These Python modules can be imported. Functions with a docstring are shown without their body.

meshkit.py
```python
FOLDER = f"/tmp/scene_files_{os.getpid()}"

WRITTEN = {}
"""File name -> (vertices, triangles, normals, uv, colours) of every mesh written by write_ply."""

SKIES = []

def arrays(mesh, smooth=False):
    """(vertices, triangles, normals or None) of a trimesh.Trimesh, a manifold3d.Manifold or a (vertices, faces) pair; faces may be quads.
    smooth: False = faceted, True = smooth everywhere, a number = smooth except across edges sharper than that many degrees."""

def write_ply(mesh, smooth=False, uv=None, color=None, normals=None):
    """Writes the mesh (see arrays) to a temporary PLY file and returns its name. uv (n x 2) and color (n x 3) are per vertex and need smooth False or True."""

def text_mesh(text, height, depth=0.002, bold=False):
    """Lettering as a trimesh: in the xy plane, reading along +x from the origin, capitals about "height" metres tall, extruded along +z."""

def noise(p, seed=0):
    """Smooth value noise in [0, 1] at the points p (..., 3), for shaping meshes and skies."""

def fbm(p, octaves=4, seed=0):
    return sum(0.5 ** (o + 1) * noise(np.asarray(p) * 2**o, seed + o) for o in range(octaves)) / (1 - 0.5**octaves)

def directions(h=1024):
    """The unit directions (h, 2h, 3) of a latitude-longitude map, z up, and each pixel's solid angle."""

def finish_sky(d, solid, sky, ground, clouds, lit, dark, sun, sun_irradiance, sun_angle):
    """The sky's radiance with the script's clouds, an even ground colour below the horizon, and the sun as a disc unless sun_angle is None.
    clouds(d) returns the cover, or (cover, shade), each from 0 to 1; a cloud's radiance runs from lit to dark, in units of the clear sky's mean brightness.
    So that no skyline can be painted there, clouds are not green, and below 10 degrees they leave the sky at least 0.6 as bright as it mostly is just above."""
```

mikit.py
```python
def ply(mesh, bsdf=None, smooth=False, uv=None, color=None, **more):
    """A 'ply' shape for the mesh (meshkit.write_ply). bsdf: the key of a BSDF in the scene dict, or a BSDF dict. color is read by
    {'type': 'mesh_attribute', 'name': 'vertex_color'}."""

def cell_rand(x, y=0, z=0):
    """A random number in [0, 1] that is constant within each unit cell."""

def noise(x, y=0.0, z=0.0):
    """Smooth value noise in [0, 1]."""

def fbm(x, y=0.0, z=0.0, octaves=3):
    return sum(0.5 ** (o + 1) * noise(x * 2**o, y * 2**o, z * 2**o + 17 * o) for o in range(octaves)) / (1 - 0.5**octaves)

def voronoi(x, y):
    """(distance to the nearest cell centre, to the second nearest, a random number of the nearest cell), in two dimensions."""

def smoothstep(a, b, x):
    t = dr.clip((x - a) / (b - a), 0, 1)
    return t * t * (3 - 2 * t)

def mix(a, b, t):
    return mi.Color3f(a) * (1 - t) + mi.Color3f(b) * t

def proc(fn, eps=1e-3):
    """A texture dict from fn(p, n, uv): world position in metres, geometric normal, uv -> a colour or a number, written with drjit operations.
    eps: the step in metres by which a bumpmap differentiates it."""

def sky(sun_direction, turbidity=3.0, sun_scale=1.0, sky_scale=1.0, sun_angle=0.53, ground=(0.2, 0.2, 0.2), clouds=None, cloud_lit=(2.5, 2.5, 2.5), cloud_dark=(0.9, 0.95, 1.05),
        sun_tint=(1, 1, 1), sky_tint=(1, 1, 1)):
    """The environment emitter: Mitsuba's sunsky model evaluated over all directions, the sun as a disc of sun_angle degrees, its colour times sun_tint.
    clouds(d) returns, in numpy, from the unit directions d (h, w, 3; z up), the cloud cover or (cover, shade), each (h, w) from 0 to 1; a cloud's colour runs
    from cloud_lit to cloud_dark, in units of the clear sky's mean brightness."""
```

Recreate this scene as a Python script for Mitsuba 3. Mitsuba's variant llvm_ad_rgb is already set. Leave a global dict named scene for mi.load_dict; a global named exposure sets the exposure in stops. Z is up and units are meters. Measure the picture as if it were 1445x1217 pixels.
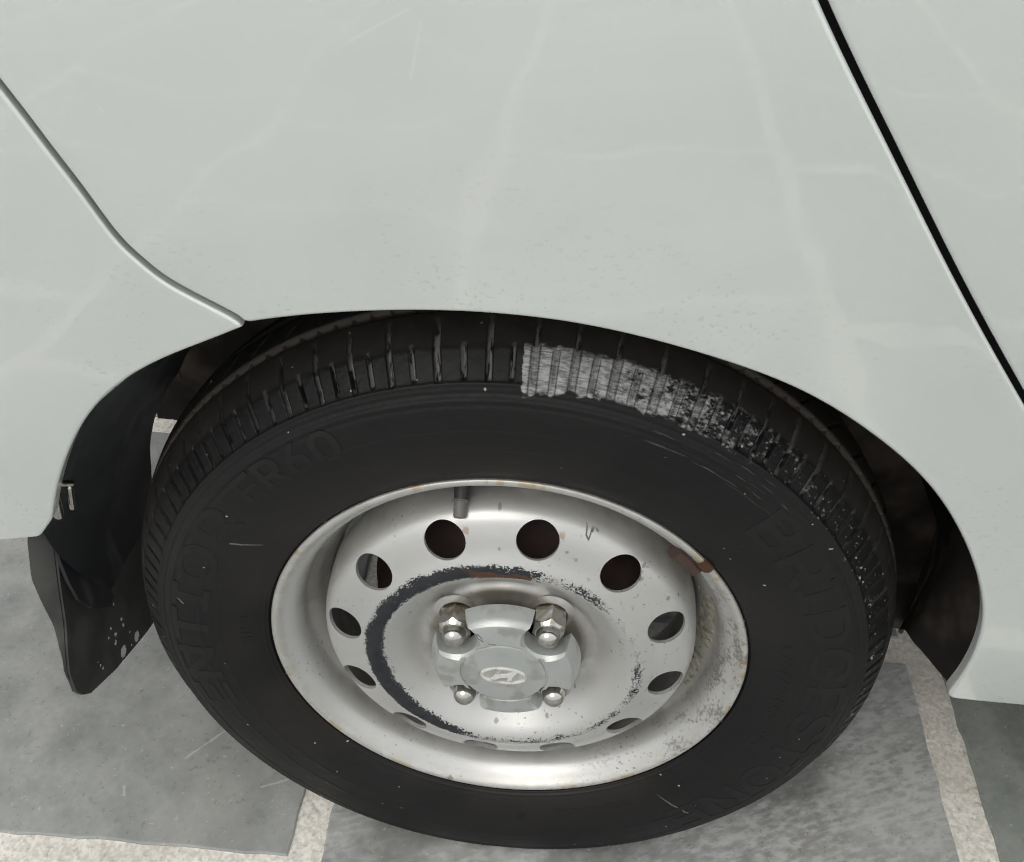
import math
import numpy as np, trimesh, shapely.geometry as sg, manifold3d as m3
import drjit as dr, mitsuba as mi
import mikit, meshkit
from scipy.spatial import Delaunay
from scipy.interpolate import PchipInterpolator
from mikit import proc, noise, fbm, smoothstep, mix, cell_rand

# ------------------------------------------------------------------ camera, sky, exposure
# origin = centre of the wheel's outer rim lip; x forward along the car, y into the car, z up (metres)
T = mi.ScalarTransform4f
CAM, PITCH, YAW = np.array([0.0472, -0.4868, 0.6162]), 0.6770, -0.0872
FWD = np.array([math.sin(YAW)*math.cos(PITCH), math.cos(YAW)*math.cos(PITCH), -math.sin(PITCH)])
scene, labels = {}, {}
scene['camera'] = {'type': 'perspective', 'fov': 54.6, 'fov_axis': 'x', 'near_clip': 0.02, 'far_clip': 300.0,
                   'to_world': T().look_at(origin=CAM.tolist(), target=(CAM+FWD).tolist(), up=[0, 0, 1])}

def cover(d):
    return np.ones(d.shape[:2]), np.clip(0.25 + 0.9*(0.55 - d[..., 2]) + 0.5*(meshkit.fbm(d*2.2, 4, 3) - 0.5), 0, 1)

scene['sky'] = mikit.sky((-0.25, -0.62, 0.80), turbidity=3, sun_scale=0.16, sun_angle=40, sun_tint=(.86, .985, 1.18), clouds=cover,
                         cloud_lit=(2.5, 2.5, 2.5), cloud_dark=(1.35, 1.38, 1.42), ground=(0.25, 0.25, 0.25))
exposure = 2.36

# ------------------------------------------------------------------ helpers
GZ = -0.2665          # top of the paving slabs
SPIN = math.radians(4.8)   # how far the wheel is turned

def add(key, mesh, bsdf, smooth=False, **kw):
    scene[key] = mikit.ply(mesh, bsdf, smooth=smooth, **kw)
    return key

def num(base, n):
    return base if n == 0 else f'{base}_{n:03d}'

def pr(color, rough=0.5, metallic=0.0, spec=0.5, two=True, **kw):
    def tex(v):
        return proc(v) if callable(v) else v
    c = proc(color) if callable(color) else {'type': 'rgb', 'value': list(color)}
    b = {'type': 'principled', 'base_color': c, 'roughness': tex(rough), 'metallic': tex(metallic), 'specular': spec}
    b.update(kw)
    return {'type': 'twosided', 'nested': b} if two else b

def seg(px, pz, ax, az, bx, bz):
    dx, dz = bx-ax, bz-az
    t = dr.clip(((px-ax)*dx + (pz-az)*dz)/(dx*dx+dz*dz), 0, 1)
    return dr.sqrt(dr.square(px-ax-t*dx) + dr.square(pz-az-t*dz))

def lathe(prof, n=256, a0=0.0, a1=2*math.pi):
    """prof: (r, y) list -> surface round the y axis, as (vertices, quads)"""
    prof = np.asarray(prof, float); full = abs(a1-a0-2*math.pi) < 1e-6
    a = np.linspace(a0, a1, n, endpoint=not full)
    v = np.stack([prof[None, :, 0]*np.cos(a)[:, None], np.broadcast_to(prof[None, :, 1], (len(a), len(prof))), prof[None, :, 0]*np.sin(a)[:, None]], -1)
    return grid(v, full)

def grid(v, wrap=False):
    n, m = v.shape[:2]
    i = np.arange(n if wrap else n-1)[:, None]; j = np.arange(m-1)[None, :]
    a, b = i*m+j, ((i+1) % n)*m+j
    f = np.stack([a, b, b+1, a+1], -1).reshape(-1, 4)
    return v.reshape(-1, 3), f

def spline(pts, per=8):
    """smooth curve through points"""
    pts = np.asarray(pts, float)
    t = np.r_[0, np.cumsum(np.hypot(*np.diff(pts, axis=0).T))]
    u = np.concatenate([np.linspace(t[k], t[k+1], per, endpoint=False) for k in range(len(t)-1)] + [[t[-1]]])
    from scipy.interpolate import CubicSpline
    return CubicSpline(t, pts)(u)

def tm(v, f):
    f = np.asarray(f)
    if f.shape[1] == 4:
        f = np.vstack([f[:, [0, 1, 2]], f[:, [0, 2, 3]]])
    return trimesh.Trimesh(np.asarray(v, float), f, process=False)

def to_wheel(m):
    """manifold/trimesh built along z (z = towards the viewer) -> wheel axis: x=x, y=-z, z=y"""
    if hasattr(m, 'to_mesh'):
        g = m.to_mesh(); v, f = np.array(g.vert_properties[:, :3], float), np.array(g.tri_verts)
    else:
        v, f = np.array(m.vertices, float), np.array(m.faces)
    return tm(np.c_[v[:, 0], -v[:, 2], v[:, 1]], f)

def spun(m, a):
    c, s = math.cos(a), math.sin(a)
    v = m.vertices.copy()
    m = m.copy(); m.vertices = np.c_[c*v[:, 0]-s*v[:, 2], v[:, 1], s*v[:, 0]+c*v[:, 2]]
    return m

def capsule(a, b, r0, r1=None, n=18):
    r1 = r0 if r1 is None else r1
    s0 = m3.Manifold.sphere(r0, n).translate(list(a)); s1 = m3.Manifold.sphere(r1, n).translate(list(b))
    h = m3.Manifold.batch_hull([s0, s1]).to_mesh()
    return tm(h.vert_properties[:, :3], h.tri_verts)

def frame_rot(m, d):
    """turn a mesh built along +z so that +z points along d"""
    d = np.asarray(d, float)/np.linalg.norm(d)
    R = trimesh.geometry.align_vectors([0, 0, 1], d)
    m = m.copy(); m.apply_transform(R)
    return m

# ------------------------------------------------------------------ materials
CHIPS = ((-.2135, .4335, -.2120, .4315), (-.184, .4435, -.1828, .4415), (-.062, .478, -.035, .492), (.0495, .3445, .0510, .3440), (.2045, .4070, .2055, .4045), (-.030, .487, -.036, .462))
def PAINT(p, n, uv):
    c = mix((.632, .664, .650), (.672, .704, .688), fbm(p.x*9, p.y*9, p.z*9, 3))
    rr = dr.sqrt(dr.square(p.x)+dr.square(p.z))
    # road film: fine dusty specks that thin out away from the wheel arch
    near = (1-smoothstep(.335, .46, rr))
    dust = smoothstep(.62, .85, fbm(p.x*420, p.y*420, p.z*420, 2))*smoothstep(.35, .7, fbm(p.x*18, p.y*18, p.z*18, 3))
    c = mix(c, mi.Color3f(.44, .42, .38), dust*(.06+.30*near))
    s = mi.Float(0)
    for q in CHIPS:
        s = dr.maximum(s, 1-smoothstep(.0002, .0008, seg(p.x, p.z, *q)+(noise(p.x*700, p.z*700, 1)-.5)*.0006))
    return mix(c, mi.Color3f(.86, .86, .84), s*.18)
PAINT_ROUGH = lambda p, n, uv: .19+.08*fbm(p.x*14, p.y*14, p.z*14, 4)
scene['paint'] = {'type': 'twosided', 'nested': {'type': 'blendbsdf', 'weight': 0.58,
    'base': pr(PAINT, PAINT_ROUGH, 0.8, 0.5, two=False),
    'coat': {'type': 'plastic', 'int_ior': 1.78, 'nonlinear': False, 'diffuse_reflectance': proc(PAINT)}}}
scene['black_plastic'] = pr(lambda p, n, uv: mix((.016, .017, .02), (.05, .05, .052), smoothstep(.5, .85, fbm(p.x*30, p.y*60, p.z*14, 4))), 0.42, 0, 0.4)
scene['gap_black'] = pr((.006, .006, .006), .8, 0, .2)
scene['dirty_black'] = pr(lambda p, n, uv: mix((.020, .017, .0155), (.13, .105, .086), smoothstep(.38, .75, fbm(p.x*16, p.y*16, p.z*16, 5))), .8, 0, .25)
scene['flap_rubber'] = pr(lambda p, n, uv: mix(mix((.032, .033, .031), (.055, .056, .052), smoothstep(.4, .7, fbm(p.x*40, p.y*40, p.z*25, 4))),
                                               (.62, .63, .64), flap_spots(p)), .55, 0, .4)

def flap_spots(p):
    m = mi.Float(0)
    for y, z, r in ((.0645, -.1140, .0052), (.0905, -.1240, .0047), (.0629, -.0878, .0019), (.0587, -.0945, .0019), (.0778, -.0848, .0015), (.0777, -.0926, .0013), (.0273, -.0829, .0011), (.0304, -.0947, .0012),
                    (.0738, -.0554, .0015), (.0738, -.0432, .0011), (.0594, -.0758, .0011), (.0828, -.1086, .0009), (.0292, -.0893, .0010), (.0639, -.0939, .0009), (.0578, -.1217, .0018), (.0792, -.1226, .0011),
                    (.0752, -.0607, .0009), (.0522, -.0797, .0009)):
        d = dr.sqrt(dr.square(p.y-y)*1.3 + dr.square(p.z-z)) + (fbm(p.y*500, p.z*500, p.x*50, 3)-.5)*.0030
        m = dr.maximum(m, 1 - smoothstep(r*.95, r*1.25, d))
    return m

SCR = ((-.245, .03, -.215, .043), (-.33, .055, -.30, .09), (-.26, .13, -.238, .145), (-.38, .02, -.376, .01))

def slab_color(p, n, uv):
    k = cell_rand(dr.floor((p.x+.19)/.6326), 7, 3)
    big = fbm(p.x*5, p.y*5, 1.3, 5)
    fine = fbm(p.x*190, p.y*190, 2.1, 4)
    mid_ = fbm(p.x*33, p.y*33, 6.1, 5)
    streak = fbm((p.x+p.y*.4)*90, (p.y-p.x*.4)*260, 9, 5)
    c = mix((.205, .218, .210), (.325, .335, .323), smoothstep(.30, .70, .6*big+.4*mid_))
    c = c*(.89+.22*fine)
    warm = smoothstep(.50, .75, fbm(p.x*7+3, p.y*7, 5, 4))
    c = mix(c, mi.Color3f(.285, .27, .255), warm*.35)
    # the slab under the tyre: scuffed pale, with darker blotches
    mid = smoothstep(-.172, -.168, p.x)*(1-smoothstep(.42, .43, p.x))
    pale = smoothstep(.36, .66, .55*streak+.30*fbm(p.x*14, p.y*14, 4, 5)+.15*fine)
    c = mix(c, mi.Color3f(.45, .46, .455), mid*pale*.78)
    dark = smoothstep(.50, .70, fbm(p.x*11+5, p.y*11, 8, 5))
    c = mix(c, mi.Color3f(.125, .128, .122), mid*dark*.65)
    right = smoothstep(.44, .445, p.x)
    c = mix(c, c*mi.Color3f(.76, .80, .76), right*.9)
    pit = smoothstep(.70, .92, fbm(p.x*260, p.y*260, 2, 2))
    c = mix(c, mi.Color3f(.10, .095, .09), pit*.3)
    fleck = smoothstep(.80, .95, fbm(p.x*300+9, p.y*300, 4, 2))
    c = mix(c, mi.Color3f(.50, .49, .47), fleck*.6)
    s = mi.Float(0)
    for q in SCR:
        s = dr.maximum(s, 1-smoothstep(.0004, .0016, seg(p.x, p.y, *q)+(fbm(p.x*300, p.y*300, 1, 2)-.5)*.002))
    return mix(c, mi.Color3f(.55, .545, .525), s*.45)

def mortar_color(p, n, uv):
    g = fbm(p.x*330, p.y*330, 3, 4)
    c = mix((.60, .575, .52), (.79, .765, .705), smoothstep(.25, .75, g))
    c = mix(c, mi.Color3f(.28, .25, .215), smoothstep(.66, .9, fbm(p.x*280, p.y*280, 6, 2))*.45)
    c = mix(c, mi.Color3f(.40, .37, .32), smoothstep(.45, .8, fbm(p.x*9, p.y*9, 7, 4))*.5)
    return c

def bumped(b, fn, scale, eps=5e-4):
    return {'type': 'bumpmap', 'arbitrary': proc(fn, eps), 'scale': scale, 'bsdf': b}

scene['slab'] = bumped(pr(slab_color, .62, 0, .35, two=False), lambda p, n, uv: fbm(p.x*60, p.y*60, 1, 4), .0012)
scene['mortar'] = bumped(pr(mortar_color, .85, 0, .25, two=False), lambda p, n, uv: fbm(p.x*200, p.y*200, 1, 3), .0016)

# ---- wheel steel: silver paint, worn to dark primer on the crown of the disc, rust, grime
WORN = [(-180, 1), (-160, .97), (-140, .92), (-122, .80), (-112, .62), (-102, .32), (-90, .12), (-70, .02), (-45, .10), (-25, .22), (-5, .20), (20, .05), (40, .18), (55, .34),
        (70, .46), (82, .58), (95, .72), (110, .86), (125, .97), (150, 1), (180, 1)]

def pol(p):
    return dr.sqrt(dr.square(p.x)+dr.square(p.z)), dr.atan2(p.z, p.x)*(180/math.pi)

def piece(a, tab):
    v = mi.Float(tab[0][1])
    for (a0, v0), (a1, v1) in zip(tab[:-1], tab[1:]):
        v = dr.select((a >= a0) & (a < a1), v0+(v1-v0)*(a-a0)/(a1-a0), v)
    return v

def worn_mask(p):
    r, a = pol(p)
    w = piece(a, WORN)
    g = fbm(p.x*1100, p.z*1100, p.y*600, 4)*.55 + fbm(r*900, a*1.1, 3, 3)*.25 + fbm(p.x*90, p.z*90, 3, 4)*.20
    mid = .1016 + .0016*(fbm(a*.06, 2, 1, 3)-.5)
    wide = .0040 + .0036*w
    band = 1 - smoothstep(.25, 1.55, dr.abs(r-mid)/wide)
    return smoothstep(.40, .60, band*(.30+.72*w)*1.12 + (g-.5)*2.1 + (fbm(p.x*45, p.z*45, 6, 3)-.5)*.8 - .10)

def rust_mask(p):
    r, a = pol(p)
    e = (.6*fbm(p.x*130, p.z*130, 2, 4)+.5*fbm(p.x*420, p.z*420, 5, 3)-.55)*1.4
    d = dr.maximum(dr.abs(a-92)/14.5, dr.abs(r-(.0955+.0016*dr.sin(a*.25)))/(.0045+.0035*smoothstep(88., 98., a))) + e*1.1
    return 1 - smoothstep(.82, .95, d)

def wheel_color(p, n, uv):
    r, a = pol(p)
    c = mix((.52, .525, .515), (.59, .59, .58), fbm(p.x*25, p.z*25, p.y*25, 3))
    # grime: round the hub, towards the outer edge of the disc, on the barrel
    gn = fbm(p.x*38, p.z*38, p.y*30, 4)
    hub = 1 - smoothstep(.058, .086, r)
    c = mix(c, mi.Color3f(.30, .285, .255), hub*smoothstep(.30, .62, gn)*.75)
    face = (1-smoothstep(.0600, .0640, r))
    c = mix(c, mi.Color3f(.20, .185, .155), face*(.55+.35*smoothstep(.3, .7, gn)))
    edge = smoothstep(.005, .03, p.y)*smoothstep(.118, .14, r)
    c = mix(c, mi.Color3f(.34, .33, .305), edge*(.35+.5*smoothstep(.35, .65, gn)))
    lip = smoothstep(.171, .178, r)
    c = mix(c, mi.Color3f(.47, .455, .405), lip*smoothstep(.3, .6, fbm(a*.35, r*300, 2, 3))*.55)
    right = smoothstep(-80, -45, a)*(1-smoothstep(25, 45, a))
    low = smoothstep(.160, .168, r)*right
    c = mix(c, mi.Color3f(.12, .11, .095), low*smoothstep(.50, .68, fbm(p.x*60, p.z*60, p.y*60, 3)*.5+fbm(p.x*420, p.z*420, p.y*420, 4)*.5)*.6)
    yel = smoothstep(.1775, .1795, r)*smoothstep(.62, .72, fbm(a*.22, 3, 5, 3))
    c = mix(c, mi.Color3f(.42, .30, .10), yel*.45)
    # sparse dark specks
    sp = smoothstep(.70, .86, fbm(p.x*420, p.z*420, p.y*300+4, 2))*smoothstep(.45, .65, fbm(p.x*22, p.z*22, 8, 3))
    c = mix(c, mi.Color3f(.16, .145, .125), sp*.7)
    for x, z, q in ((-.0085, -.0862, .0021), (.0335, -.0775, .002), (.052, .030, .0016), (.022, .130, .0022), (-.004, .118, .0016), (.098, .100, .002), (.0965, .091, .0025),
                    (.09, .0965, .0018), (-.005, .1435, .0015), (-.05, -.172, .0028), (.034, .097, .0014), (.118, .07, .002), (.043, .1165, .0014)):
        dd = dr.sqrt(dr.square(p.x-x)+dr.square(p.z-z)) + (fbm(p.x*400, p.z*400, 1, 2)-.5)*.0012
        c = mix(c, mi.Color3f(.17, .15, .13), (1-smoothstep(q*.6, q, dd))*.6)
    # scribbled scratch marks
    s = mi.Float(0)
    for q in ((.0565, .1365, .0595, .1345), (.0595, .1345, .0600, .1305), (.0600, .1305, .0575, .1245), (.0575, .1245, .0558, .1275), (.0558, .1275, .0562, .1325), (.0595, .1345, .0640, .1345),
              (.0640, .1345, .0600, .1285), (.0610, .1310, .0638, .1278), (.004, -.1012, .020, -.1008), (.020, -.1008, .040, -.1012)):
        s = dr.maximum(s, 1-smoothstep(.0003, .0008, seg(p.x, p.z, *q)))
    front = 1-smoothstep(.012, .016, p.y)
    c = mix(c, mi.Color3f(.05, .048, .045), s*front*.85)
    # rusty bleed at hole edges and below the valve
    for x, z in ((-.0285, .1285), (.0388, .1285)):
        dd = dr.sqrt(dr.square(p.x-x)+dr.square(p.z-z)) + (fbm(p.x*300, p.z*300, 1, 3)-.5)*.006
        c = mix(c, mi.Color3f(.30, .16, .06), (1-smoothstep(.0005, .0025, dd))*.5)
    front2 = 1-smoothstep(.016, .02, p.y)
    c = mix(c, mix((.010, .0115, .015), (.028, .030, .035), fbm(p.x*160, p.z*160, 1, 3)), worn_mask(p)*front2)
    return mix(c, mix((.040, .020, .013), (.105, .050, .028), fbm(p.x*220, p.z*220, 4, 4)), rust_mask(p)*front2)

def wheel_metal(p, n, uv):
    return .55*(1-dr.maximum(worn_mask(p), rust_mask(p))*(1-smoothstep(.016, .02, p.y)))

scene['wheel_paint'] = pr(wheel_color, lambda p, n, uv: .33+.06*fbm(p.x*50, p.z*50, p.y*50, 3)+.40*(1-wheel_metal(p, n, uv)/.55), wheel_metal, .4)
scene['cap_paint'] = pr(lambda p, n, uv: mix(mix(mix((.43, .455, .447), (.49, .51, .497), fbm(p.x*60, p.z*60, p.y*60, 3)), (.27, .26, .235), smoothstep(.48, .75, fbm(p.x*85, p.z*85, p.y*60+2, 4))*.5+smoothstep(.75, .85, fbm(p.x*300, p.z*300, p.y*300, 3))*.4), (.06, .06, .06), cap_scratch(p)), .36, .5, .5)

def cap_scratch(p):
    s = mi.Float(0)
    for q in ((-.0215, .0435, -.0185, .0375), (-.0195, .0425, -.0160, .0385), (-.0175, .0375, -.0155, .0355), (-.0115, .0340, -.0060, .0332), (-.0205, .0400, -.0190, .0365)):
        s = dr.maximum(s, 1-smoothstep(.0002, .0007, seg(p.x, p.z, *q)+(noise(p.x*900, p.z*900, 1)-.5)*.0006))
    return s*.8

scene['nut_chrome'] = pr(lambda p, n, uv: mix((.55, .54, .51), (.36, .33, .28), smoothstep(.5, .75, fbm(p.x*180, p.y*180, p.z*180, 3))), .11, 1.0, .5)
scene['emblem_chrome'] = pr(lambda p, n, uv: mix((.74, .73, .70), (.44, .42, .36), smoothstep(.45, .7, fbm(p.x*170, p.y*170, p.z*170, 3))), .38, .35, .5)
scene['rust'] = pr(lambda p, n, uv: mix((.040, .021, .015), (.095, .045, .026), fbm(p.x*140, p.y*140, p.z*140, 4)), .8, 0, .3)
scene['rust_weight'] = pr(lambda p, n, uv: mix((.040, .027, .025), (.075, .045, .036), fbm(p.x*120, p.y*120, p.z*120, 4)), .7, 0, .3)
scene['valve_rubber'] = pr((.02, .022, .021), .45, 0, .5)
scene['valve_cap'] = pr((.12, .115, .11), .5, 0, .5)
scene['drum'] = pr(lambda p, n, uv: mix((.030, .019, .018), (.070, .040, .036), fbm(p.x*60, p.y*60, p.z*60, 4)), .7, 0, .4)
scene['stencil'] = pr(lambda p, n, uv: mix((.15, .138, .10), (.34, .32, .27), smoothstep(.35, .65, fbm(p.x*240, p.y*240, p.z*240, 3))), .7, 0, .3)

# ---- tyre rubber; uv = (angle in degrees, distance along the section from the tread edge in metres)
NP = 66

def pitch_np(th):
    return th*NP/(2*np.pi) + .16*np.sin(th*5+1) + .10*np.sin(th*13)

def scuff(a, t, p):
    a = a + (fbm(t*500, p.x*60, 3, 3)-.5)*.5
    env = piece(a, [(-180, 0), (-40, 0), (-25, .38), (0, .46), (20, .52), (40, .49), (50, .54), (58, .64), (66, .80), (74, .95), (80, 1.06), (86.6, 1.18), (87.5, 1.15), (88.0, 0), (180, 0)])
    ext = .0042*smoothstep(81.5, 83.0, a)*(1-smoothstep(87.2, 87.8, a))
    lo = smoothstep(-.0235, -.0205, t+ext+(fbm(a*.8, t*300, 2, 3)-.5)*.008)
    hi = 1-smoothstep(.0005, .0045, t+(fbm(a*.9, t*300, 5, 3)-.5)*.006)
    g = .34*fbm(a*2.6, t*700, 3, 4)+.30*fbm(p.x*270, p.y*270, p.z*270, 4)+.36*fbm(a*.8+3, t*190, 1, 4)
    return smoothstep(.40, .64, g*1.05+(env-.80)*.75)*lo*hi*smoothstep(.02, .15, env)

def tyre_color(p, n, uv):
    a, t = uv.x, uv.y
    r = dr.sqrt(dr.square(p.x)+dr.square(p.z))
    big = fbm(p.x*8, p.y*8, p.z*8, 4)
    c = mix((.0055, .0059, .0062), (.0100, .0103, .0104), smoothstep(.3, .7, big))
    c = c*(.85+.3*fbm(p.x*160, p.y*160, p.z*160, 3))
    c = mix(c, mi.Color3f(.0165, .0138, .0122), (1-smoothstep(.19, .235, r))*smoothstep(.35, .65, fbm(p.x*12, p.z*12, 3, 3))*.7)
    # tread: dusty brown-grey where it meets the road
    tr = smoothstep(-.001, .004, t)
    c = mix(c, mi.Color3f(.036, .033, .030), tr*(.45+.4*fbm(a*.5, t*60, 3, 3)))
    # dust in the grooves
    th = a*(math.pi/180)
    ph = th*NP/(2*math.pi) + .16*dr.sin(th*5+1) + .10*dr.sin(th*13)
    f = dr.abs(ph-dr.floor(ph+.5))
    f2 = dr.abs(ph+.5-dr.floor(ph+1.0))
    w = .064
    g1 = (1-smoothstep(w*.6, w*1.15, f))*smoothstep(-.0215, -.019, t)*(1-smoothstep(.012, .020, t))
    g2 = (1-smoothstep(w*.5, w*1.0, f2))*smoothstep(-.0195, -.017, t)*(1-smoothstep(-.001, .003, t))
    g = dr.maximum(g1, g2)*smoothstep(.32, .6, fbm(a*4, t*160, 6, 3))*piece(a, [(-180, 0), (20, .1), (60, .8), (90, 1), (112, .95), (124, .45), (140, .18), (160, .08), (180, 0)])
    c = mix(c, mi.Color3f(.20, .195, .185), g*.9)
    cg = smoothstep(.0265, .028, t)*(1-smoothstep(.034, .0355, t))
    c = mix(c, mi.Color3f(.135, .115, .098), cg*.75)
    # pale kerb-scuff on the shoulder
    s = scuff(a, t, p)*(1-.75*dr.maximum((1-smoothstep(0.0, .045, dr.abs(f-.105))), (1-smoothstep(0.0, .035, dr.abs(f2-.09)))*(1-smoothstep(-.002, .002, t))))
    c = mix(c, mix((.17, .173, .178), (.47, .475, .472), smoothstep(.28, .72, .6*fbm(a*1.1+7, t*1300, 3, 4)+.4*fbm(p.x*420, p.y*420, p.z*420, 3))), s*.9)
    # hairline scratches on the sidewall below it
    band = smoothstep(-.045, -.040, t)*(1-smoothstep(-.026, -.022, t))*piece(a, [(-180, 0), (40, 0), (48, .9), (66, .8), (74, 0), (180, 0)])
    hs = smoothstep(.70, .80, fbm(a*.22, t*1400, 4, 3))
    c = mix(c, mi.Color3f(.12, .12, .12), hs*band*.6)
    # loose pale specks
    sp = smoothstep(.957, .972, noise(p.x*190, p.y*190, p.z*190+3))
    c = mix(c, mi.Color3f(.45, .45, .43), sp*.7)
    chips = smoothstep(.70, .80, fbm(p.x*330+4, p.y*330, p.z*330, 3))*smoothstep(-.0235, -.021, t)*(1-smoothstep(-.010, -.006, t))*piece(a, [(-180, 0), (-32, 0), (-20, .8), (38, 1), (46, 0), (180, 0)])
    c = mix(c, mi.Color3f(.42, .42, .41), chips*.8)
    s = mi.Float(0)
    for q in ((.130, -.158, .158, -.176), (-.2455, .062, -.2400, .0535), (-.170, .118, -.195, .121)):
        s = dr.maximum(s, 1-smoothstep(.0003, .0009, seg(p.x, p.z, *q)))
    return mix(c, mi.Color3f(.17, .165, .155), s*.8*(1-smoothstep(-.015, -.01, p.y)))

scene['tyre_rubber'] = bumped(pr(tyre_color, lambda p, n, uv: .40+.22*fbm(p.x*30, p.y*30, p.z*30, 3), 0, .27, two=False),
                              lambda p, n, uv: fbm(p.x*260, p.y*260, p.z*260, 3), .00045, 3e-4)
scene['letter_rubber'] = pr(lambda p, n, uv: mix((.0078, .0083, .0085), (.0125, .0128, .0127), fbm(p.x*60, p.y*60, p.z*60, 3)), .58, 0, .28)

# ------------------------------------------------------------------ the setting: paved ground
g = 60.0
add('ground', tm([[-g, -g, GZ-.003], [g, -g, GZ-.003], [g, g, GZ-.003], [-g, g, GZ-.003]], [[0, 1, 2, 3]]), 'mortar')
labels['ground'] = {'label': 'paved ground of grey green stone slabs divided by pale speckled strips under the car', 'kind': 'structure'}

def slab_mesh(x0, x1, y0, y1, h, rng):
    """one slab: flat top with a slightly ragged chamfered edge"""
    pts = []
    for (ax, ay, bx, by) in ((x0, y0, x1, y0), (x1, y0, x1, y1), (x1, y1, x0, y1), (x0, y1, x0, y0)):
        n = max(2, int(math.hypot(bx-ax, by-ay)/.02))
        t = np.arange(n)/n
        L = math.hypot(bx-ax, by-ay)
        nx, ny = -(by-ay)/L, (bx-ax)/L
        w = rng.normal(0, .0006, n)+.0016*(meshkit.fbm(np.c_[t*L*40+ax*9, np.full(n, ay*31+bx), np.zeros(n)], 3)-.5)
        w[0] = 0
        pts.append(np.c_[ax+(bx-ax)*t+nx*w, ay+(by-ay)*t+ny*w])
    P = np.vstack(pts); c = P.mean(0)
    inner = P+(c-P)/np.linalg.norm(c-P, axis=1, keepdims=True)*.0016
    n = len(P); i = np.arange(n); j = (i+1) % n
    v = np.vstack([np.c_[P, np.full(n, h-.006)], np.c_[P, np.full(n, h-.0012)], np.c_[inner, np.full(n, h)], [[c[0], c[1], h]]])
    f = np.vstack([np.c_[i, j, j+n], np.c_[i, j+n, i+n], np.c_[i+n, j+n, j+2*n], np.c_[i+n, j+2*n, i+2*n], np.c_[i+2*n, j+2*n, np.full(n, 3*n)]])
    return tm(v, f)

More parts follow.
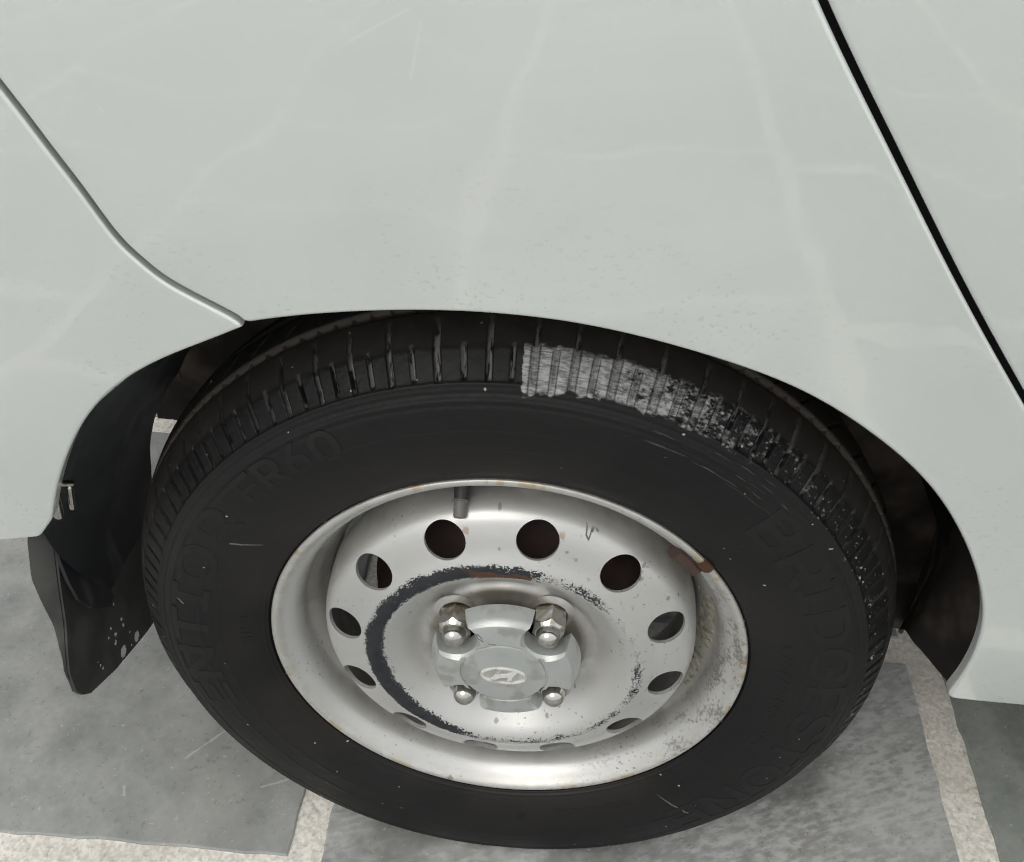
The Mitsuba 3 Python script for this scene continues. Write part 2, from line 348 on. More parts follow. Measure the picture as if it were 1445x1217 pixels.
rng = np.random.default_rng(5)
COLX = [(-.173-.6295*n_-.033*0, -.173-.6295*n_+.5965) for n_ in range(8, 0, -1)]
COLX = [(a_+.0, b_+.0) for a_, b_ in COLX[:-1]] + [(-.803, -.2015), (-.170, .4185), (.456, 1.055)] + [(1.092+.632*n_, 1.092+.632*n_+.597) for n_ in range(6)]
OFF = [.2, -.1, .3, .02, .35, .1, -.25, -.036, -.36, -.27, .05, .3, -.1, .22, -.3, .12]
k = 0
for ci, (x0, x1) in enumerate(COLX):
    for row in range(-11, 4):
        y0 = OFF[ci]+row*.635; y1 = y0+.598
        if y1 < -6.2 or y0 > 2.3 or (y0 > -1.6 and not -3.2 < x0 < 3.2):
            continue
        add(num('ground__paving_slab', k), slab_mesh(x0, x1, y0, y1, GZ, rng), 'slab'); k += 1

# ------------------------------------------------------------------ the car body
def S(x, z):
    """outer skin of the body side: y (negative = outward) at (x, z)"""
    x, z = np.asarray(x, float), np.asarray(z, float)
    y = -.0535+.16*(z-.44)**2*np.where(z > .44, .8, .55) + .03*(x-.15)**2
    y = y + 1.1*np.clip(.10-z, 0, None)**2
    y = y + 1.3*np.clip(-.30-x, 0, None)**2
    # the faint waviness of pressed sheet metal
    w = meshkit.fbm(np.stack([x*7.5, z*7.5, x*0], -1), 2, 21)-.5 + .25*(meshkit.fbm(np.stack([x*22, z*22, x*0+4], -1), 2, 22)-.5)
    return y + .0022*w

def resample(P, step):
    P = np.vstack([P, P[:1]])
    t = np.r_[0, np.cumsum(np.hypot(*np.diff(P, axis=0).T))]
    n = int(t[-1]/step)
    u = np.linspace(0, t[-1], n, endpoint=False)
    return np.c_[np.interp(u, t, P[:, 0]), np.interp(u, t, P[:, 1])]

def panel(P, rad=.003, flange=.016, step=.004, cell=.007, surf=S, tilt=0.0):
    """sheet-metal panel of outline P (x, z; counter-clockwise seen from the camera) with rolled edges and a return flange"""
    poly = sg.Polygon(P)
    if not poly.exterior.is_ccw:
        P = np.asarray(P)[::-1]; poly = sg.Polygon(P)
    B = resample(np.asarray(P, float), step)
    d = np.roll(B, -1, 0)-np.roll(B, 1, 0)
    d /= np.linalg.norm(d, axis=1, keepdims=True)+1e-12
    nrm = np.c_[-d[:, 1], d[:, 0]]
    n = len(B)
    inset = np.array(sg.Polygon(P).buffer(-rad*1.0).exterior.coords)
    rings, ys = [], []
    for th in np.radians([90, 70, 50, 30, 12, 0]):
        o = rad*(1-math.cos(math.pi/2-th)) if False else rad*(1-math.cos(th))
        dep = rad*(1-math.sin(th))
        q = B+nrm*o
        rings.append(q); ys.append(surf(q[:, 0], q[:, 1])+dep)
    q = B+nrm*.0005
    rings.append(q); ys.append(surf(q[:, 0], q[:, 1])+rad+flange)
    inner = rings[0]
    ip = sg.Polygon(inner).buffer(0)
    if ip.geom_type != 'Polygon':
        ip = max(ip.geoms, key=lambda s: s.area)
    x0, z0, x1, z1 = ip.bounds
    gx, gz = np.meshgrid(np.arange(x0, x1, cell), np.arange(z0, z1, cell))
    G = np.c_[gx.ravel(), gz.ravel()]
    import shapely
    G = G[shapely.contains_xy(ip.buffer(-step*.8), G[:, 0], G[:, 1])]
    A = np.vstack([inner, G])
    tri = Delaunay(A).simplices
    c = A[tri].mean(1)
    tri = tri[shapely.contains_xy(ip, c[:, 0], c[:, 1])]
    def area(t):
        e, w = A[t[:, 1]]-A[t[:, 0]], A[t[:, 2]]-A[t[:, 0]]
        return e[:, 0]*w[:, 1]-e[:, 1]*w[:, 0]
    tri = tri[np.abs(area(tri)) > 1e-10]; ar = area(tri)
    tri[ar < 0] = tri[ar < 0][:, ::-1]
    V = [np.c_[A[:, 0], surf(A[:, 0], A[:, 1]), A[:, 1]]]; F = [tri]
    at = len(A); prev = np.arange(n)
    for q, y in list(zip(rings, ys))[1:]:
        cur = at+np.arange(n); at += n
        V.append(np.c_[q[:, 0], y, q[:, 1]])
        i = np.arange(n); j = (i+1) % n
        F.append(np.c_[prev[i], cur[i], cur[j]]); F.append(np.c_[prev[i], cur[j], prev[j]])
        prev = cur
    return tm(np.vstack(V), np.vstack(F))

ARCH = spline([(-.139, .3262), (-.103, .334), (-.056, .340), (0, .342), (.056, .336), (.113, .3215), (.164, .302), (.212, .271), (.247, .239), (.278, .197), (.300, .155), (.311, .123),
               (.3162, .086), (.3168, .060), (.3160, .042)])
SEAM = spline([(-.2905, .584), (-.260, .520), (-.2318, .4565), (-.223, .439), (-.215, .422), (-.205, .401), (-.198, .385), (-.191, .372), (-.183, .362), (-.177, .3555), (-.166, .3470), (-.152, .3385), (-.139, .3305)])
BARCH = spline([(-.1365, .3255), (-.166, .311), (-.203, .291), (-.241, .258), (-.266, .223), (-.284, .190), (-.297, .160)])
GAP = spline([(.016, .720), (.075, .606), (.135, .499), (.177, .4385), (.219, .3795), (.279, .3005), (.335, .236), (.40, .190), (.52, .160)], 14)
TOP = .72
SEAM_q = SEAM+np.array([.0008, .0010])
quarter = np.vstack([[(-.355, TOP)], [(-.355, .71)], SEAM_q, ARCH[1:], [(.3160, .0345)], [(.3176, .0295)], [(.3210, .0275)], [(.33, .0265)], [(.40, .0215)], [(.52, .018)], (GAP[::-1]-np.array([.0, .0])), [(.02, TOP)]])
add('car__rear_quarter_panel', panel(quarter, rad=.0026, flange=.007), 'paint', smooth=38)
DOORGAP = .0033
nrm = np.gradient(GAP, axis=0); nrm = np.c_[nrm[:, 1], -nrm[:, 0]]/np.linalg.norm(nrm, axis=1, keepdims=True)
side = GAP-nrm*DOORGAP
if side[10, 0] < GAP[10, 0]:
    side = GAP+nrm*DOORGAP
side = side[side[:, 1] < TOP-.002]
door = np.vstack([[(side[0, 0]-.002, TOP)], side, [(1.10, side[-1, 1]+.003)], [(1.10, TOP)]])
add('car__rear_door', panel(door, rad=.0026), 'paint', smooth=38)
# bumper: its skin sits a hair proud of the quarter panel along the seam
def SB(x, z):
    return S(x, z)-.0008
bseam = SEAM-np.array([.0012, .0012])
bumper = np.vstack([[(-.62, .60)], [(-.30, .604)], bseam, BARCH, [(-.312, .141)], [(-.345, .131)], [(-.40, .126)], [(-.62, .115)]])
add('car__rear_bumper', panel(bumper, rad=.0019, flange=.009, surf=SB), 'paint', smooth=38)
# dark backing strip seen through the shut line and the seam
def strip(curve, w, depth, surf=S):
    d = np.gradient(curve, axis=0); nn = np.c_[-d[:, 1], d[:, 0]]/np.linalg.norm(d, axis=1, keepdims=True)
    a, b = curve-nn*w, curve+nn*w
    v = np.stack([np.c_[q[:, 0], surf(q[:, 0], q[:, 1])+depth, q[:, 1]] for q in (a, b)], 1)
    return grid(v)
add('car__door_seal', strip(GAP, .016, .0125), 'gap_black')
add('car__bumper_seam_backing', strip(SEAM[:-7], .012, .012), 'gap_black')

# wheel housing: inner arch, rear liner, front splash guard
def arch_sheet(R0, R1, ya, yb, a0, a1, n=70, m=12, wob=0.0, seed=0):
    a = np.radians(np.linspace(a0, a1, n)); y = np.linspace(ya, yb, m)
    A, Y = np.meshgrid(a, y, indexing='ij')
    R = R0+(R1-R0)*(Y-ya)/(yb-ya)
    if wob:
        R = R+wob*(meshkit.fbm(np.stack([A*9, Y*40, A*0+seed], -1), 3, seed)-.5)
    return grid(np.stack([R*np.cos(A)+.0, Y, R*np.sin(A)], -1))
add('car__inner_wheel_arch', arch_sheet(.352, .335, -.030, .27, 16, 132, wob=.012, seed=2), 'dirty_black', smooth=50)
la = np.linspace(118, 181, 60); V = np.zeros((60, 14, 3))
for i, a_ in enumerate(la):
    ya = -.034+.078*max(0, (a_-150)/31)**1.3; yb = .132 if a_ < 160 else .132+.0006*(a_-160)
    for j, q in enumerate(np.linspace(0, 1, 14)):
        R_ = .352+(.316-.352)*q + (max(0, a_-150)/31)*(-.016+.034*q)
        y_ = ya+(yb-ya)*q
        R_ += .004*(meshkit.fbm(np.array([a_*.15, y_*40, 4.]), 3, 4)-.5)
        V[i, j] = R_*math.cos(math.radians(a_)), y_, R_*math.sin(math.radians(a_))
add('car__wheel_arch_liner', grid(V), 'black_plastic', smooth=50)
# inner wings that close the wheel housing behind the tyre
def wing(poly, y, seed):
    m = trimesh.creation.extrude_polygon(sg.Polygon(poly), .004, engine='earcut').subdivide_to_size(.02)
    v = m.vertices
    m.vertices = np.c_[v[:, 0], y+v[:, 2]+.03*(meshkit.fbm(np.c_[v[:, 0]*14, v[:, 1]*14, v[:, 0]*0], 3, seed)-.5), v[:, 1]]
    return m
add('car__inner_wing', wing([(-.345, .046), (-.318, .044), (-.300, .060), (-.288, .044), (-.255, .036), (-.15, .05), (0, .12), (.15, -.02), (.22, -.17), (.40, -.17), (.43, .0), (.36, .20), (.2, .33), (0, .36), (-.2, .33), (-.33, .2)], .205, 9), 'dirty_black', smooth=50)
# splash guard in front of the tyre: closed sheet running down to the sill, dirty
yy = np.array([-.036, 0, .03, .055, .10, .15, .27, .38]); bx_ = [.3225, .331, .326, .318, .331, .360, .41, .45]; bz_ = [.046, .006, -.004, -.008, -.056, -.115, -.20, -.22]
yd = np.linspace(-.036, .38, 46); bx_, bz_ = PchipInterpolator(yy, bx_)(yd), PchipInterpolator(yy, bz_)(yd)
V = np.zeros((26, len(yd), 3))
for i, q in enumerate(np.linspace(0, 1, 26)):
    a_ = math.radians(36)
    V[i, :, 0] = (1-q)*.352*math.cos(a_)+q*bx_ + (.045-.02*q)*math.sin(math.pi*q)
    V[i, :, 1] = yd
    V[i, :, 2] = (1-q)*.352*math.sin(a_)+q*bz_
V[..., 0] += .014*(meshkit.fbm(V*22, 3, 8)-.5)*np.sin(np.linspace(0, np.pi, 26))[:, None]
add('car__splash_guard', grid(V), 'dirty_black', smooth=60)
# underbody and the hidden bulk of the car, so that light reaches the ground only from outside
def boxes(lst):
    return trimesh.util.concatenate([trimesh.creation.box(bounds=[(a[0], a[1], a[2]), (a[3], a[4], a[5])]) for a in lst])
add('car__underbody', boxes([(-.60, .285, .10, 1.9, 1.48, .70), (.345, .0, .045, 1.9, .285, .70), (-.60, .0, .352, .345, .285, .70), (-.60, .02, .19, -.345, .285, .352), (.40, .285, -.04, 1.9, 1.40, .11),
                             (-.16, .30, -.02, .20, 1.2, .09)]), 'gap_black')
add('car__rear_axle', trimesh.util.concatenate([frame_rot(trimesh.creation.cylinder(.03, 1.1, 24), (0, 1, 0)).apply_translation((.0, .70, -.01)),
                                                frame_rot(trimesh.creation.cylinder(.045, .24, 24), (0, .15, 1)).apply_translation((-.07, .20, .15))]), 'dirty_black', smooth=40)
v, f = grid(np.stack([np.stack([np.full(40, -.0), np.zeros(40), np.zeros(40)], -1)]*2, 0))
xs = np.linspace(-.62, 1.1, 60); ys = np.array([0.0, .02, .1, .3, .8, 1.4, 1.5])
lid = np.zeros((60, 7, 3))
for j in range(7):
    lid[:, j, 0] = xs; lid[:, j, 1] = S(xs, np.full(60, TOP))+.002+ys[j]; lid[:, j, 2] = TOP+[0, .004, .012, .02, .02, .02, 0][j]
add('car__body_shell', grid(lid), 'paint', smooth=60)
rear = np.zeros((7, 6, 3))
for i, y in enumerate(np.linspace(.12, 1.5, 7)):
    for j, z in enumerate(np.linspace(.12, TOP, 6)):
        rear[i, j] = (-.66-.03*math.sin(math.pi*i/6), y, z)
add('car__tailgate', grid(rear), 'paint', smooth=60)

# mud flap: rubber sheet behind the tyre with a backward wing, its gusset and screws
def sheet(front, thick, axis=0):
    """polygon in (y, z) at given x profile, extruded"""
    m = trimesh.creation.extrude_polygon(sg.Polygon(front).buffer(.003).buffer(-.003), thick, engine='earcut')
    m = m.subdivide_to_size(.012)
    v = m.vertices
    m.vertices = np.c_[v[:, 2], v[:, 0], v[:, 1]]
    return m
fl = sheet([(.0377, .0640), (.060, .058), (.085, .020), (.110, -.030), (.205, -.06), (.205, -.175), (.150, -.148), (.1108, -.1390), (.0929, -.1330), (.0452, -.1158), (.0045, -.0954), (-.0050, -.0850), (-.0100, -.0738), (-.0088, -.0508), (.0004, -.0304), (.0102, -.0111), (.0185, .0138), (.0273, .0373)], .004)
v = fl.vertices; u = np.clip((.06-v[:, 2])/.2, 0, 1)
v[:, 0] += -.364
fl.vertices = v
add('car__mud_flap', fl, 'flap_rubber', smooth=35)
# wing: folds back from the flap's outer edge
ez = np.linspace(.070, -.060, 26); ey = np.interp(ez, [-.0738, -.0508, -.0304, -.0111, .0138, .0373, .0640], [-.0100, -.0088, .0004, .0102, .0185, .0273, .0377])-.001
wd = np.interp(ez, [-.060, -.04, -.015, .005, .03, .060, .070], [.001, .002, .006, .0115, .0175, .0170, .0150])
ex = np.full(26, -.362)
W = np.zeros((26, 8, 3))
for j, t in enumerate(np.linspace(0, 1, 8)):
    W[:, j] = np.c_[ex-wd*t, ey-.006*np.sin(t*1.5)*wd/.018, ez+.002*t]
W2 = W[::, ::-1].copy(); W2[..., 1] += .004
wv, wf = grid(np.concatenate([W, W2], 1))
add('car__mud_flap__wing', (wv, wf), 'flap_rubber', smooth=40)
gs = sheet([(.0223, .078), (.0436, .072), (.0608, .0553), (.0567, .0075), (.0600, -.0315), (.0521, -.0369), (.0332, -.0181), (.0221, .0046), (.0195, .0296), (.0195, .0528)], .003)
gs.vertices[:, 0] += -.352+.10*(gs.vertices[:, 1]-.03)
add('car__mud_flap__gusset', gs, 'black_plastic', smooth=35)
for i, (x, y, z) in enumerate(((-.352, .030, .070), (-.346, .058, .004))):
    s = trimesh.creation.revolve([(0, .004), (.0035, .0035), (.0055, .002), (.006, 0)], sections=20)
    s = frame_rot(s, (1, -.45, .25)).apply_translation((x, y-.003, z))
    add(num('car__mud_flap__screw', i), s, 'cap_paint', smooth=40)
# metal clip on the bumper's edge above the flap
clip = trimesh.util.concatenate([capsule((-.296, -.030, .178), (-.302, -.026, .150), .0035), capsule((-.290, -.022, .172), (-.296, -.018, .150), .0022), capsule((-.2935, -.027, .180), (-.289, -.020, .174), .0022)])
add('car__bumper_clip', clip, 'nut_chrome', smooth=40)

# ------------------------------------------------------------------ the wheel
# tyre: section polyline (r, y) from the outer bead over the tread to the inner bead
PR = np.array([(.1745, .0100), (.1790, .0040), (.1835, .0020), (.1850, -.0008), (.1868, -.0030), (.1885, -.0042), (.1905, -.0055), (.1960, -.0082), (.2050, -.0112), (.2150, -.0134), (.2250, -.0147), (.2360, -.0152),
               (.2480, -.0144), (.2570, -.0125), (.2625, -.0106), (.2660, -.0086), (.2690, -.0058), (.2720, -.0030), (.2790, .0032), (.2825, .0066), (.2852, .0112), (.2896, .0198), (.2938, .0310), (.2968, .0460), (.2980, .0600)])
mir = PR[::-1][1:].copy(); mir[:, 1] = .120-mir[:, 1]
PF = np.vstack([PR, mir])
L = np.r_[0, np.cumsum(np.hypot(*np.diff(PF, axis=0).T))]
EDGE = L[19]
fr, fy = PchipInterpolator(L, PF[:, 0]), PchipInterpolator(L, PF[:, 1])
s = np.concatenate([np.linspace(0, .028, 40, endpoint=False), np.linspace(.028, EDGE-.026, 74, endpoint=False), np.linspace(EDGE-.026, EDGE+.075, 120, endpoint=False),
                    np.linspace(EDGE+.075, L[-1], 30)])
r0, y0 = fr(s), fy(s)
dr_, dy_ = np.gradient(r0, s), np.gradient(y0, s)
ln = np.hypot(dr_, dy_); nr, ny = -dy_/ln*-1, dr_/ln*-1
# outward normal: for the outer sidewall dr>0 -> normal points to -y; on the tread dy>0 -> normal points to +r
nr, ny = dy_/ln, -dr_/ln
NT = 2300
th = np.arange(NT)*2*np.pi/NT
t = s-EDGE
TH, TT = np.meshgrid(th, t, indexing='ij')
ph = pitch_np(np.where(TH > np.pi, TH-2*np.pi, TH))
def gv(x, w, soft=.45):
    q = np.clip((w-np.abs(x))/(w*soft), 0, 1); return q*q*(3-2*q)
def ss(a, b, x):
    q = np.clip((x-a)/(b-a), 0, 1); return q*q*(3-2*q)
rp = np.random.default_rng(2)
jit = meshkit.noise(np.stack([np.floor(ph)*7.31, TT*0, TT*0+3], -1))
f1 = ph-np.floor(ph+.5)+.014*(meshkit.fbm(np.stack([TH*9, TT*120, TT*0], -1), 2, 6)-.5); f2 = ph+.5-np.floor(ph+1.0)+.03*(jit-.5)
long_ = gv(f1, .074)*ss(-.0215, -.0185, TT)*(1-ss(.014, .024, TT))
short = gv(f2, .056)*ss(-.0195-.002*jit, -.0165, TT)*(1-ss(-.001, .004, TT))
h = -.0034*np.maximum(long_, short)
# circumferential grooves (with tie bars in the first) and slanted sipes of the inner ribs
bar = gv(ph*2-np.floor(ph*2+.5), .10)
h += -.0042*gv(TT-.031, .0045)*(1-.7*bar)
h += -.0055*gv(TT-.0625, .0050)
f3 = (ph*1.0+TT*28); f3 = f3-np.floor(f3+.5)
h += -.0022*gv(f3, .055)*ss(.036, .040, TT)*(1-ss(.053, .058, TT))
h += -.0012*gv((ph+TT*40)-np.floor(ph+TT*40+.5), .05)*ss(.016, .020, TT)*(1-ss(.024, .027, TT))*0
# shoulder step, wear lines and protector ribs
h += .0009*np.exp(-((TT+.0225)/.0012)**2)-.0006*np.exp(-((TT+.0285)/.0011)**2)
for q, w_, a_ in ((.0128, .0010, .0012), (.0165, .0008, .0009), (.0200, .0008, .0006)):
    SS = TT+EDGE
    h += a_*np.exp(-((SS-q)/w_)**2)
for q, w_, a_ in ((-.0335, .0008, .0006), (-.0365, .0010, -.0004), (-.0560, .0009, .0005), (-.0700, .0012, .0004)):
    h += a_*np.exp(-((TT-q)/w_)**2)
h += .00035*(meshkit.fbm(np.stack([np.cos(TH)*14, np.sin(TH)*14, TT*60], -1), 3, 1)-.5)
Rr = r0[None]+h*nr[None]; Yy = y0[None]+h*ny[None]
X, Z = Rr*np.cos(TH), Rr*np.sin(TH)
# the load flattens the tyre on the ground and bulges the sidewall there
over = np.clip((GZ+.0008)-Z, 0, None)
low = ss(.0, 1.0, (-Z-.165)/.11)
Yy = Yy-np.sign(.06-Yy)*(.0030*low)*np.exp(-((Rr-.245)/.028)**2)
Z = Z+over*.985
tv, tf = grid(np.stack([X, Yy, Z], -1), True)
# a seam column so that uv does not wrap across the surface: angle runs -180..180
ang = np.degrees(np.where(TH > np.pi, TH-2*np.pi, TH))
add('car__wheel__tyre', (tv, tf[:, ::-1]), 'tyre_rubber', smooth=True, uv=np.stack([ang, TT], -1).reshape(-1, 2))

def wrap_text(text, height, r_base, a_start, a_end, depth=.0007, bold=True, inward=False, follow=True):
    """raised lettering bent round the sidewall; reads clockwise with the tops outward, between two angles in degrees"""
    m = meshkit.text_mesh(text, height, depth, bold)
    m = m.subdivide_to_size(max(.004, height*.25))
    v = m.vertices.copy()
    u = (v[:, 0]-v[:, 0].min())/(v[:, 0].max()-v[:, 0].min())
    a = np.radians(a_start+(a_end-a_start)*u)
    r = r_base+v[:, 1]
    ii = np.argsort(r0[:130]); ysurf = np.interp(r, r0[:130][ii], y0[:130][ii])
    lowb = ss(.0, 1.0, (-r*np.sin(a)-.165)/.11)
    y = ysurf-(.0030*lowb)*np.exp(-((r-.245)/.028)**2)-(v[:, 2]-.0002)
    return tm(np.c_[r*np.cos(a), y, r*np.sin(a)], m.faces)
LET = [('BRIDGESTONE', .0290, .2265, 46, -52), ('ENTIOR', .0270, .2275, 197, 141.5), ('ER60', .0215, .2320, 136.5, 115.5), ('175/70R13  82S', .0075, .2060, 14, -22),
       ('STEEL', .0080, .1965, 178, 168), ('TUBELESS RADIAL', .0062, .2010, -58, -78)]
for i, (tx, hh, rb, aa, ab) in enumerate(LET):
    add(num('car__wheel__raised_lettering', i), wrap_text(tx, hh, rb, aa, ab, depth=.00052, bold=hh > .02), 'letter_rubber', smooth=False)
# approval mark: ring and digits
ringm = trimesh.creation.annulus(.0048, .0056, .0008, sections=40)
def on_side(m, r, a):
    v = m.vertices; a = math.radians(a)
    ii = np.argsort(r0[:130]); ys = np.interp(r, r0[:130][ii], y0[:130][ii])
    rr, tt = r+v[:, 1], a-v[:, 0]/r
    rad = rr
    ysf = np.interp(rad, r0[:130][ii], y0[:130][ii])
    lowb = ss(.0, 1.0, (-rad*np.sin(tt)-.165)/.11)
    return tm(np.c_[rad*np.cos(tt), ysf-.0030*lowb*np.exp(-((rad-.245)/.028)**2)-(v[:, 2]-.0002), rad*np.sin(tt)], m.faces)
e4 = meshkit.text_mesh('E4', .0042, .0008); e4.apply_translation((-.0030, -.0021, 0))
add('car__wheel__approval_mark', on_side(trimesh.util.concatenate([ringm, e4]), .207, -86), 'letter_rubber')

# rim barrel
BAR = [(.1765, .0075), (.1795, .0042), (.1822, .0016), (.1830, -.0004), (.1824, -.0020), (.1808, -.0026), (.1788, -.0022), (.1768, -.0006), (.1745, .0022), (.1718, .0052), (.1690, .0088), (.1668, .0128), (.1652, .0175),
       (.1642, .0225), (.1636, .0275), (.1628, .0310), (.1606, .0345), (.1578, .0380), (.1550, .0425), (.1525, .0480), (.1495, .0530), (.1480, .0570), (.1476, .0650), (.1476, .0950), (.155, .1050), (.163, .1120), (.165, .118), (.176, .121)]
BARs = spline(BAR, 4)
add('car__wheel__rim', lathe(BARs, 360), 'wheel_paint', smooth=True)
# wheel disc with twelve round vents
DISC = spline([(.030, .0125), (.040, .0120), (.050, .0122), (.0560, .0128), (.0598, .0128), (.0622, .0138), (.0655, .0162), (.0700, .0158), (.0750, .0128), (.0810, .0068), (.0870, .0008), (.0925, -.0042), (.0970, -.0068), (.1005, -.0077),
               (.1045, -.0072), (.1095, -.0050), (.1160, -.0020), (.1240, .0008), (.1320, .0040), (.1380, .0075), (.1420, .0118), (.1448, .0180), (.1462, .0260), (.1470, .0380), (.1472, .0500)], 5)
dn = np.gradient(DISC, axis=0); dn /= np.linalg.norm(dn, axis=1, keepdims=True)
back = DISC+np.c_[-dn[:, 1], dn[:, 0]]*.0030
poly = np.vstack([DISC, back[::-1]])
cs = m3.CrossSection([np.c_[poly[:, 0], -poly[:, 1]].tolist()], m3.FillRule.EvenOdd)
disc = m3.Manifold.revolve(cs, 300)
holes = []
for kk in range(12):
    a = SPIN+math.radians(15+30*kk)
    rad = .0152
    cut = m3.Manifold.cylinder(.03, rad, rad, 56, True)+m3.Manifold.cylinder(.004, rad*.98, rad+.0030, 56, False).translate([0, 0, .0008])
    cut = cut.rotate([0, 18, 0]).translate([.1270, 0, -.0022]).rotate([0, 0, math.degrees(a)])
    holes.append(cut)
disc = disc-m3.Manifold.batch_boolean(holes, m3.OpType.Add)
add('car__wheel__disc', to_wheel(disc), 'wheel_paint', smooth=28)

# nuts, and the seats pressed round them
NUT = [SPIN+math.radians(45+90*kk) for kk in range(4)]
def hexnut():
    hx = m3.Manifold.cylinder(.0190, .0134, .0134, 6)
    cone = m3.Manifold.revolve(m3.CrossSection([[(0, 0), (.0133, 0), (.0133, .0152), (.0100, .0190), (0, .0190)]]), 48)
    b = hx ^ cone
    dome = m3.Manifold.revolve(m3.CrossSection([[(0, .016), (.0092, .016), (.0092, .0190), (.0090, .0220), (.0084, .0246), (.0072, .0267), (.0054, .0284), (.0032, .0294), (.0010, .0298), (0, .0298)]]), 48)
    return b+dome
hn = to_wheel(hexnut())
seat = lathe([(.0190, .0012), (.0170, .0000), (.0152, -.0012), (.0140, -.0014), (.0130, -.0004), (.0125, .002)], 40)
for i, a in enumerate(NUT):
    c = np.array([.050*math.cos(a), .0118, .050*math.sin(a)])
    m = spun(hn, [.35, .62, .1, .8][i]); m.apply_translation(c)
    add(num('car__wheel__lug_nut', i), m, 'nut_chrome', smooth=32)
    add(num('car__wheel__nut_seat', i), tm(seat[0]+c, seat[1]), 'wheel_paint', smooth=50)

# centre cap: four lobes between the nuts, round badge disc, oval emblem
capprof = m3.CrossSection([[(0, -.0015), (.0578, -.0015), (.0574, .0010), (.0556, .0085), (.0538, .0125), (.0518, .0148), (.0490, .0158), (.0338, .0172), (.0332, .0160), (.0322, .0160), (.0316, .0174), (.025, .0180), (.012, .0186), (0, .0188)]])
cap = m3.Manifold.revolve(capprof, 160)
cuts = []
for kk in range(4):
    a = math.degrees(SPIN)+45+90*kk
    c = m3.Manifold.cylinder(.05, .0178, .0178, 56, True)+m3.Manifold.cylinder(.0040, .0176, .0206, 56).translate([0, 0, .0130])
    big = m3.Manifold.batch_hull([m3.Manifold.cylinder(.05, .0178, .0178, 56, True), m3.Manifold.cylinder(.05, .0178, .0178, 56, True).translate([.02, 0, 0])])
    bev = m3.Manifold.batch_hull([m3.Manifold.cylinder(.0040, .0176, .0206, 56).translate([0, 0, .0130]), m3.Manifold.cylinder(.0040, .0176, .0206, 56).translate([.02, 0, .0130])])
    cuts.append((big+bev).translate([.050, 0, 0]).rotate([0, 0, a]))
cap = cap-m3.Manifold.batch_boolean(cuts, m3.OpType.Add)
add('car__wheel__centre_cap', to_wheel(cap), 'cap_paint', smooth=25)
el = np.linspace(0, 2*np.pi, 64, endpoint=False)
outer = np.c_[.0178*np.cos(el), .0092*np.sin(el)]; inner = np.c_[.0160*np.cos(el), .0076*np.sin(el)]
ov = m3.CrossSection([outer.tolist()])-m3.CrossSection([inner.tolist()])
def ribbon(pts, w0, w1):
    pts = np.array(pts, float); d = np.gradient(pts, axis=0); n_ = np.c_[-d[:, 1], d[:, 0]]/np.linalg.norm(d, axis=1, keepdims=True)
    w = np.linspace(w0, w1, len(pts))[:, None]
    return m3.CrossSection([np.vstack([pts-n_*w, (pts+n_*w)[::-1]]).tolist()], m3.FillRule.NonZero)
legl = ribbon([(-.0088, -.0064), (-.0066, -.0030), (-.0048, .0012), (-.0042, .0060)], .0019, .0015)
legr = ribbon([(.0042, -.0060), (.0048, -.0012), (.0066, .0030), (.0088, .0064)], .0015, .0019)
bar_ = ribbon([(-.0058, -.0022), (-.0020, -.0004), (.0020, .0004), (.0058, .0022)], .0017, .0017)
hem = legl+legr+bar_
emb = (ov+(hem ^ m3.CrossSection([outer.tolist()])))
em = m3.Manifold.extrude(emb, .0016).translate([0, 0, .0180])
rec = m3.Manifold.extrude(m3.CrossSection([inner.tolist()]), .0004).translate([0, 0, .0182])
add('car__wheel__emblem', spun(to_wheel(em), math.radians(-1.5)), 'emblem_chrome', smooth=30)
add('car__wheel__emblem_field', spun(to_wheel(rec), math.radians(-1.5)), 'rust_field', smooth=False)
scene['rust_field'] = pr(lambda p, n, uv: mix((.42, .41, .38), (.60, .59, .56), fbm(p.x*140, p.z*140, 2, 3)), .4, .4, .5)

# valve
ax, bx = np.array([-.0325, .0290, .1560]), np.array([-.0325, .0080, .1395])
d = bx-ax; Lv = np.linalg.norm(d)
st = trimesh.creation.revolve([(0, 0), (.0075, 0), (.0072, .004), (.0056, .007), (.0050, Lv*.55), (.0046, Lv*.62), (0, Lv*.62)], sections=28)
add('car__wheel__valve_stem', frame_rot(st, d).apply_translation(ax), 'valve_rubber', smooth=35)
vc = trimesh.creation.revolve([(0, 0), (.0056, 0), (.0058, .0012), (.0048, .0016), (.0046, .011), (.0040, .0126), (.0026, .0128), (.0022, .0112), (.0010, .0112), (.0008, .0125), (0, .0126)], sections=28)
add('car__wheel__valve_cap', frame_rot(vc, d).apply_translation(ax+d*.60), 'valve_cap', smooth=35)
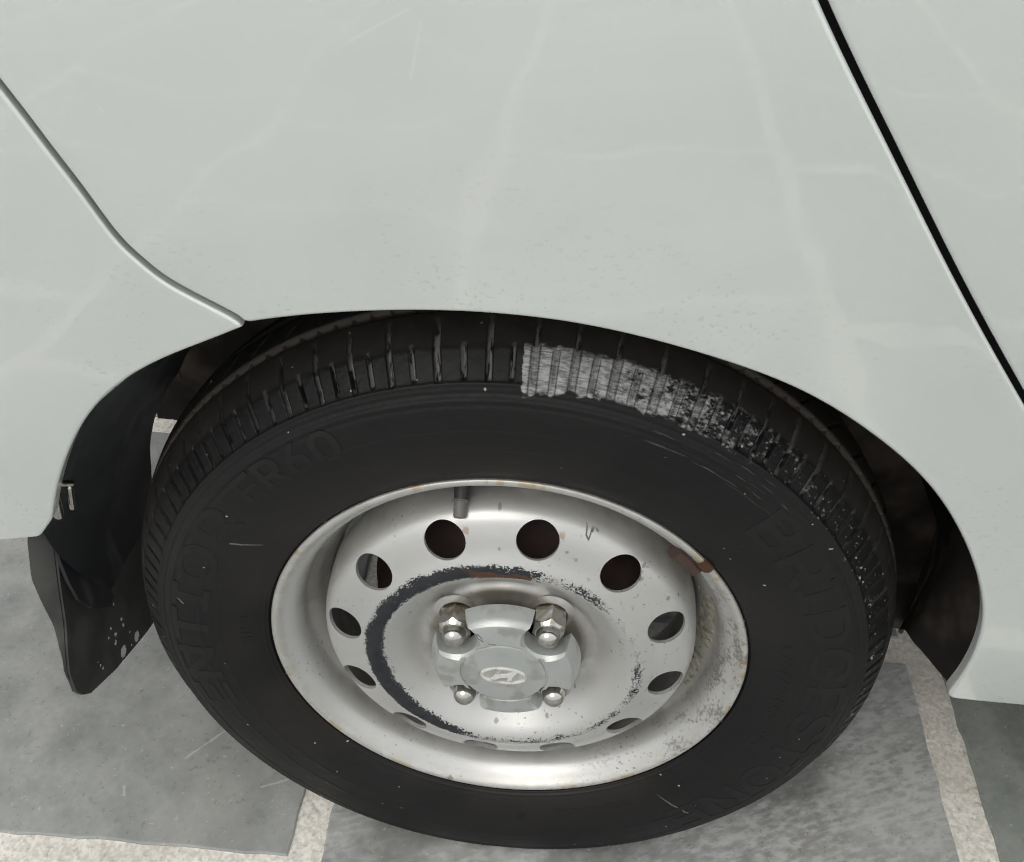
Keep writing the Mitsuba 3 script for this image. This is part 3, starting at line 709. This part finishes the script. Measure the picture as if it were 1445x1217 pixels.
# balance weight: rusty block inside the lip, its spring clip hooked over the lip
wb = lathe([(.1700, .0095), (.1645, .0105), (.1625, .0070), (.1650, .0005), (.1690, -.0030), (.1745, -.0020), (.1752, .0010), (.1700, .0095)], 14, math.radians(38.5), math.radians(46.2))
def capped(v, f, m):
    n = len(v)//m
    c0, c1 = v[:m].mean(0), v[-m:].mean(0)
    V = np.vstack([v, c0, c1]); i = np.arange(m-1)
    f3 = np.vstack([f[:, [0, 1, 2]], f[:, [0, 2, 3]], np.c_[i, np.full(m-1, n*m), i+1], np.c_[(n-1)*m+i, (n-1)*m+i+1, np.full(m-1, n*m+1)]])
    return tm(V, f3)
add('car__wheel__balance_weight', capped(*wb, 8), 'rust_weight', smooth=30)
cl = lathe([(.1715, .0035), (.1760, -.0022), (.1790, -.0044), (.1815, -.0048), (.1840, -.0030), (.1848, .0000), (.1835, .0002), (.1832, -.0020), (.1812, -.0034), (.1790, -.0030), (.1765, -.0010), (.1725, .0040)], 8, math.radians(38.2), math.radians(41.2))
add('car__wheel__balance_weight__clip' if False else 'car__wheel__weight_clip', capped(*cl, 12), 'rust', smooth=30)
# stencilled characters on the drop of the rim
def rim_text(text, height, a_start, a_end):
    m = meshkit.text_mesh(text, height, .0003, True).subdivide_to_size(.003)
    v = m.vertices
    u = (v[:, 0]-v[:, 0].min())/(v[:, 0].max()-v[:, 0].min())
    a = np.radians(a_start+(a_end-a_start)*u)
    tt = v[:, 1]/height            # 0..1 across the slope, tops outward
    yb = .0500-(.0500-.0345)*tt
    o = np.argsort(BARs[:, 1]); k0 = (BARs[:, 1] > .03) & (BARs[:, 1] < .06)
    rb = np.interp(yb, BARs[k0, 1], BARs[k0, 0])
    return tm(np.c_[(rb-v[:, 2]*.7-.0001)*np.cos(a), yb-v[:, 2]*.7-.0002, (rb-v[:, 2]*.7-.0001)*np.sin(a)], m.faces)
add('car__wheel__stencilled_lettering', rim_text('13X5.00B : MADE', .0125, 16, -24), 'stencil')

# brake drum behind the disc
add('car__brake_drum', lathe([(.02, .030), (.06, .030), (.085, .034), (.100, .044), (.1065, .050), (.1085, .054), (.1100, .056), (.1120, .060), (.1120, .070), (.1150, .072), (.1150, .120), (.128, .122), (.128, .135), (.02, .14)], 160), 'drum', smooth=30)

labels['car'] = {'label': 'silver grey hatchback seen at its rear right wheel, parked on grey stone paving', 'category': 'car'}
labels['car__wheel__tyre'] = {'label': 'black tyre with pale scuff marks on its upper right shoulder'}
labels['car__mud_flap'] = {'label': 'black rubber mud flap spotted with white paint'}
labels['car__splash_guard'] = {'label': 'dirt covered dark guard in front of the tyre'}
labels['car__wheel__disc'] = {'label': 'silver steel disc with twelve round vents, worn to dark primer and rust'}
